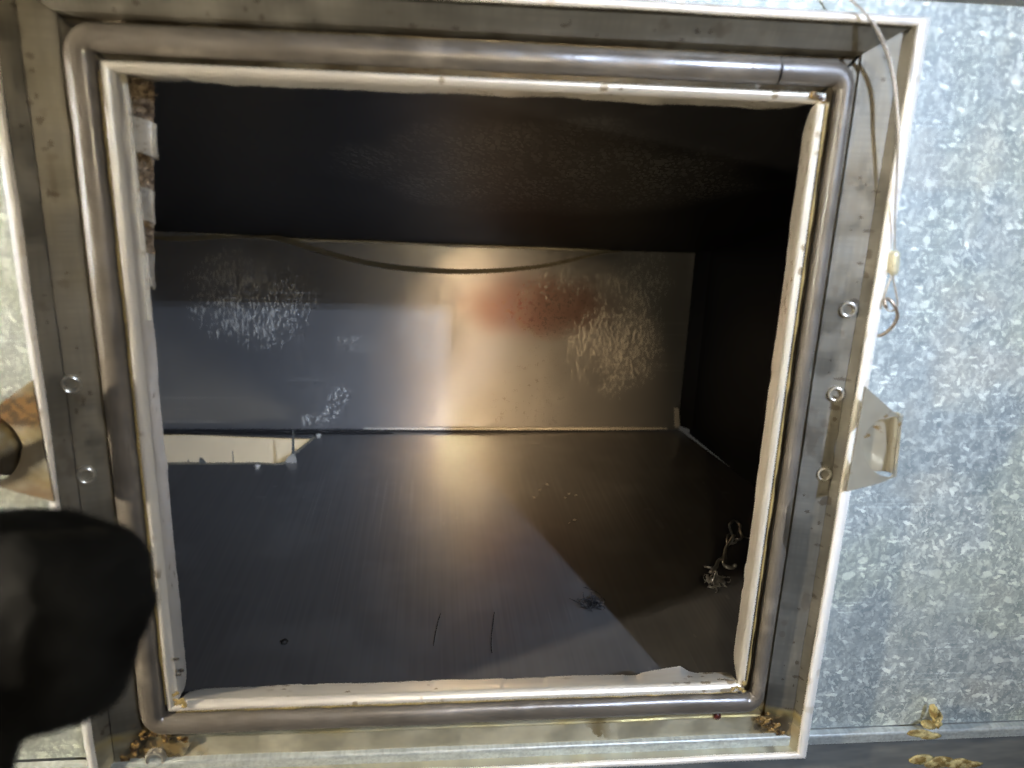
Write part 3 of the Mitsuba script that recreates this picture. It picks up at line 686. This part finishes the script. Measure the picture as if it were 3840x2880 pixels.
# ------------------------------------------------------------------ wire scrap lying on the duct floor, lower right
ws = 'wire_scrap'
tag(ws, 'bent shiny wire scrap with crumpled ball lying in the dark right corner', 'scrap wire')
def fz(px, py, lift): return at(px, py, 1.0) * ((ZF + lift) / (at(px, py, 1.0)[2] / K))
wl = lambda pts, n=60: spline([fz(*p) for p in pts], n)
def wscrap(px, py): return px, py
S0 = (2580, 1900); sc = 280 / 1290
def w2(l, lift=.05): return [(S0[0] + a * sc, S0[1] + b * sc, lift + c) for a, b, c in l]
wires = [tube(wl(w2([(790, 500, .02), (745, 590, .015), (680, 680, .01), (640, 800, .01), (605, 890, .012), (530, 930, .016), (505, 990, .02), (450, 1070, .025), (390, 1130, .03)])), .0042 * K, 8),
         tube(wl(w2([(605, 890, .012), (620, 950, .02), (650, 1030, .02), (700, 1052, .02), (770, 1050, .02), (815, 1010, .03)])), .0040 * K, 8),
         tube(wl(w2([(790, 510, .02), (740, 430, .02), (715, 350, .03), (750, 280, .03), (830, 255, .02), (880, 290, .02), (900, 400, .02), (930, 490, .02), (885, 570, .03), (830, 560, .02)])), .0030 * K, 8),
         tube(wl(w2([(925, 530, .02), (985, 530, .01), (1050, 545, .0)])), .0018 * K, 6),
         tube(wl(w2([(690, 530, .0), (670, 600, .01), (700, 640, .01), (790, 630, .01), (830, 590, .01)])), .0024 * K, 6)]
add(f'{ws}__wire', cat(*wires), 'm_swarf', smooth=True)
bc = fz(S0[0] + 470 * sc, S0[1] + 1260 * sc, .07)
curls = []
for k in range(44):
    c = bc + RNG.normal(0, .0034, 3) * [1, .8, 1.15]
    ax = RNG.normal(0, 1, 3); ax /= np.linalg.norm(ax); u1 = np.cross(ax, [.3, .5, .8]); u1 /= np.linalg.norm(u1); v1 = np.cross(ax, u1)
    rr, a0, sp_ = RNG.uniform(.0010, .0036), RNG.uniform(0, 6.28), RNG.uniform(1.5, 4.5)
    aa = np.linspace(a0, a0 + sp_, 14)
    pc = c + rr * (np.cos(aa)[:, None] * u1 + np.sin(aa)[:, None] * v1) + ax * np.linspace(0, .003, 14)[:, None]
    G = np.stack([pc - ax * .0008, pc + ax * .0008 + RNG.normal(0, .0002, 3)], 1)
    curls.append(sheet(G, .00025))
add(f'{ws}__crumpled_ball', cat(*curls), 'm_swarf', smooth=30)

# ------------------------------------------------------------------ residue, crumbs
def lump_cluster(pts, Y, r, seed, flat=.5, n=3):
    ms = []
    rg_ = np.random.default_rng(seed)
    for i, (px, py) in enumerate(pts):
        for k in range(n):
            c = at(px + rg_.normal(0, 9), py + rg_.normal(0, 8), Y - .002)
            q = r * rg_.uniform(.5, 1.15) * K
            ms.append(blob(c, [q, q * flat, q * .9], .35, 1.6, seed * 31 + i * 5 + k, 3))
    return cat(*ms)
add('sealant_residue', lump_cluster([(2860, 2698), (2885, 2712), (2910, 2735), (2925, 2760), (2950, 2785), (2972, 2805)], 1.003, .0040, 3, .35, 8), 'm_gunk', 'lumpy brown sealant residue in the lower right corner of the frame', 'residue', smooth=True)
add('sealant_residue', lump_cluster([(545, 2755), (580, 2752), (520, 2790), (500, 2810), (470, 2850), (620, 2768), (680, 2778)], 1.004, .0038, 5, .3, 6), 'm_gunk', 'brown sealant residue in the lower left corner beside the lapped plate', 'residue', smooth=True)
add('sealant_residue', lump_cluster([(668, 2618), (684, 2634), (662, 2642)], 1.0, .0040, 8, .4, 4), 'm_amber', 'amber sealant blob at the lower left corner of the pale edging', 'residue', smooth=True)
add('sealant_residue', lump_cluster([(2772, 2575), (2790, 2572), (2750, 2588)], 1.0, .0030, 9, .4, 4), 'm_amber', 'amber sealant blob at the lower right corner of the pale edging', 'residue', smooth=True)
add('sealant_residue', lump_cluster([(3060, 362), (3080, 372)], 1.0, .0045, 10, .5, 2), 'm_gunk', 'dark sealant blob at the upper right corner of the pale edging', 'residue', smooth=True)
add('sealant_drop', blob(at(2690, 2686, 1.008), np.array([.0058, .004, .0058]) * K, .12, 1.2, 3), 'm_redblob', 'small dark red drop on the lower face below the gasket', 'drop', smooth=True)
fm = [blob(at(px, py, YP - .018), np.array([a, .010, b]) * K, .3, 1.8, i, 3) for i, (px, py, a, b) in enumerate(((3500, 2668, .0035, .013), (3516, 2688, .0042, .013), (3512, 2708, .006, .009), (3480, 2717, .011, .005)))]
add('foam_crumb', cat(*fm), 'm_foam', 'mustard yellow foam crumb stuck on the hem strip at lower right', 'foam crumb', smooth=True)
fm = [blob(at(px, py, YP - .014), np.array([.018, .003, .006]) * K, .25, 1.8, 20 + i, 3) for i, (px, py) in enumerate(((3460, 2752), (3490, 2760), (3440, 2748)))]
add('foam_smear', cat(*fm), 'm_foam', 'pale yellow foam smear on the hem strip under the foam crumb', 'foam smear', smooth=True)
fm = [blob(at(px, py, YP + .003), np.array([a, .004, b]) * K, .25, 1.6, 30 + i, 3) for i, (px, py, a, b) in enumerate(((3455, 2848, .022, .010), (3520, 2858, .028, .011), (3590, 2862, .026, .009), (3640, 2866, .02, .006)))]
add('foam_smear', cat(*fm), 'm_foam', 'long pale yellow foam smear on the dark sheet below the hem', 'foam smear', smooth=True)
def crumb(key, px, py, r, mt, lab, cat_, grp=None, lift=.004):
    add(key, blob(fz(px, py, lift), np.array([1, 1, .7]) * r * K * (.7 if key == 'pale_crumb' else 1), .4, 1.8, int(px), 2), mt, lab, cat_, None, grp, smooth=True)
crumb('dark_crumb', 1066, 2406, .0065, 'm_black', 'black crumb lying alone on the duct floor at lower left', 'crumb')
fuzz = [tube(spline([fz(2205 + RNG.normal(0, 22), 2240 + RNG.normal(0, 22), .004), fz(2215 + RNG.normal(0, 22), 2252 + RNG.normal(0, 18), .012), fz(2230 + RNG.normal(0, 20), 2262 + RNG.normal(0, 14), .004)], 12), .0006 * K, 5) for _ in range(22)] + [blob(fz(2210 + 11 * i, 2250 + 8 * i, .003), np.array([.006, .006, .003]) * K, .4, 2, i, 2) for i in range(4)]
add('fluff', cat(*fuzz), 'm_shade_fluff', 'dark tuft of fluff and crumbs on the duct floor at the shadow edge', 'fluff', smooth=True)
for i, (px, py, r) in enumerate(((2025, 1837, .005), (2003, 1865, .0045), (2051, 1817, .004), (2134, 1851, .004), (2160, 1857, .0045), (2120, 1866, .0035), (2155, 1950, .005), (2135, 1960, .003))):
    crumb('pale_crumb', px, py, r, 'm_dust', 'pale crumbs scattered on the duct floor right of the warm highlight', 'crumb', 'pale crumbs on the duct floor')
for px, py in ((1386, 2165), (1712, 2492), (2142, 2338), (2734, 1616)):
    pass
for pts in (((1853, 2296, .002), (1847, 2350, .003), (1842, 2400, .003), (1845, 2448, .002)), ((1652, 2300, .002), (1638, 2350, .003), (1625, 2420, .002))):
    add('hair', tube(spline([fz(*p) for p in pts], 30), .0006 * K, 5), 'm_black', 'fine dark hair lying on the bluish duct floor, ' + ('the right one of two' if pts[0][0] > 1800 else 'the left one of two'), 'hair', smooth=True)
# black specks on the left edging
for px, py, r in ((661, 2472, .0028), (678, 2514, .0030), (672, 2530, .0024)):
    add('black_speck', blob(at(px, py, .992), np.array([1.5, .5, .9]) * r * K, .3, 1.5, px, 2), 'm_black', {661: 'uppermost', 678: 'middle', 672: 'lowest'}[px] + ' of the three black specks on the pale left edging near the bottom', 'speck', None, 'black specks on the left edging', smooth=True)

# ------------------------------------------------------------------ gloved hand coming in from the lower left, close to the lens
def hull_chain(pts):
    out = []
    sp = []
    for x, y, z, r in pts:
        s_ = manifold3d.Manifold.sphere(r, 28).translate((x, y, z)); sp.append(s_)
    for a, b in zip(sp[:-1], sp[1:]): out.append(manifold3d.Manifold.batch_hull([a, b]))
    return out
C = at(118, 2350, .50)                         # middle of the fist
SC = .00080
def H(a, b, c): return C + (R @ np.array([a, b, c])) * SC     # in lens axes: right, down, away
parts = []
for dy, r in ((-17, 12.6), (-2, 13.0), (12.5, 12.2), (25, 11.0)):      # four curled fingers
    k = H(12 - abs(dy + 4) * .30, dy, 2); pip = H(18 - abs(dy + 4) * .34, dy + 1, 30); dip = H(-4, dy + 2, 44); tipp = H(-16, dy + 2, 30)
    parts += hull_chain([(*H(-42, dy * .8, 4), r * 1.05 * SC), (*k, r * 1.08 * SC), (*pip, r * .95 * SC), (*dip, r * .86 * SC), (*tipp, r * .8 * SC)])
parts.append(manifold3d.Manifold.batch_hull([manifold3d.Manifold.sphere(14 * SC, 24).translate(tuple(H(a, b, c))) for a, b, c in ((6, -14, 2), (5, 18, 2), (-45, -12, 5), (-45, 22, 5))]))
parts += hull_chain([(*H(-58, -2, 0), 17 * SC), (*H(-34, -22, 12), 13 * SC), (*H(-12, -24, 26), 11 * SC), (*H(4, -18, 38), 9.5 * SC)])      # thumb
parts += hull_chain([(*H(-34, 14, 6), 22 * SC), (*H(-30, 46, -4), 24 * SC), (*H(-46, 110, -22), 27 * SC)])                        # wrist and sleeve
mm_ = manifold3d.Manifold.batch_boolean(parts, manifold3d.OpType.Add).refine_to_length(.0022).to_mesh()
fm = trimesh.Trimesh(np.array(mm_.vert_properties[:, :3]), np.array(mm_.tri_verts), process=True)
trimesh.smoothing.filter_laplacian(fm, lamb=.6, iterations=40)
v = np.array(fm.vertices); v = v + np.array(fm.vertex_normals) * ((meshkit.fbm(v * 55, 3) - .5) * .0065)[:, None]
fm = trimesh.Trimesh(v, fm.faces, process=False)
add('person__gloved_hand', fm, 'm_glove', 'out of focus black gloved fist', smooth=True)
tag('person', 'black gloved hand of a person reaching in at lower left, out of focus', 'person')

# ------------------------------------------------------------------ lamps behind the lens, added fill at the side
def lamp(key, c, r, col, aim, lab):
    s = trimesh.creation.icosphere(2, radius=r); s.apply_translation(c)
    scene[key] = {**mikit.ply(s, 'm_black', smooth=False), 'emitter': {'type': 'area', 'radiance': rgb(*col)}}
    tag(key, lab, 'lamp')
for k, (dx, dz) in enumerate(((-.005, -.005), (.005, -.005), (-.005, .005), (.005, .005))):     # the four chips of a work lamp with a reflector
    o = WORK + [dx, 0, dz]
    scene[f'work_lamp_beam_{k:03d}'] = {'type': 'spot', 'intensity': rgb(.585, .69, .90), 'cutoff_angle': 24.0, 'beam_width': 4.0,
                                        'to_world': T().look_at(origin=o.tolist(), target=W(.50, 1.0, -.30).tolist(), up=[0, 0, 1])}
lamp('torch', TORCH, .006, (1500, 1170, 700), None, 'warm white torch beside the lens')
lamp('side_fill', SIDE, .012, (4300, 3660, 2720), None, 'added warm fill light out to the left in front of the casing')  # added fill to brighten frame and left casing
scene['torch_beam'] = {'type': 'spot', 'intensity': rgb(1.55, 1.02, 0.54), 'cutoff_angle': 11.5, 'beam_width': 2.0,
                       'to_world': T().look_at(origin=(TORCH + [0, .008, 0]).tolist(), target=at(1950, 1470, YB).tolist(), up=[0, 0, 1])}
oc = W(.12, 1.9, ZF - .42)
lamp('room_lamp', oc, .06, (15, 13.2, 9.6), None, 'warm lamp in the room below the floor outlet')
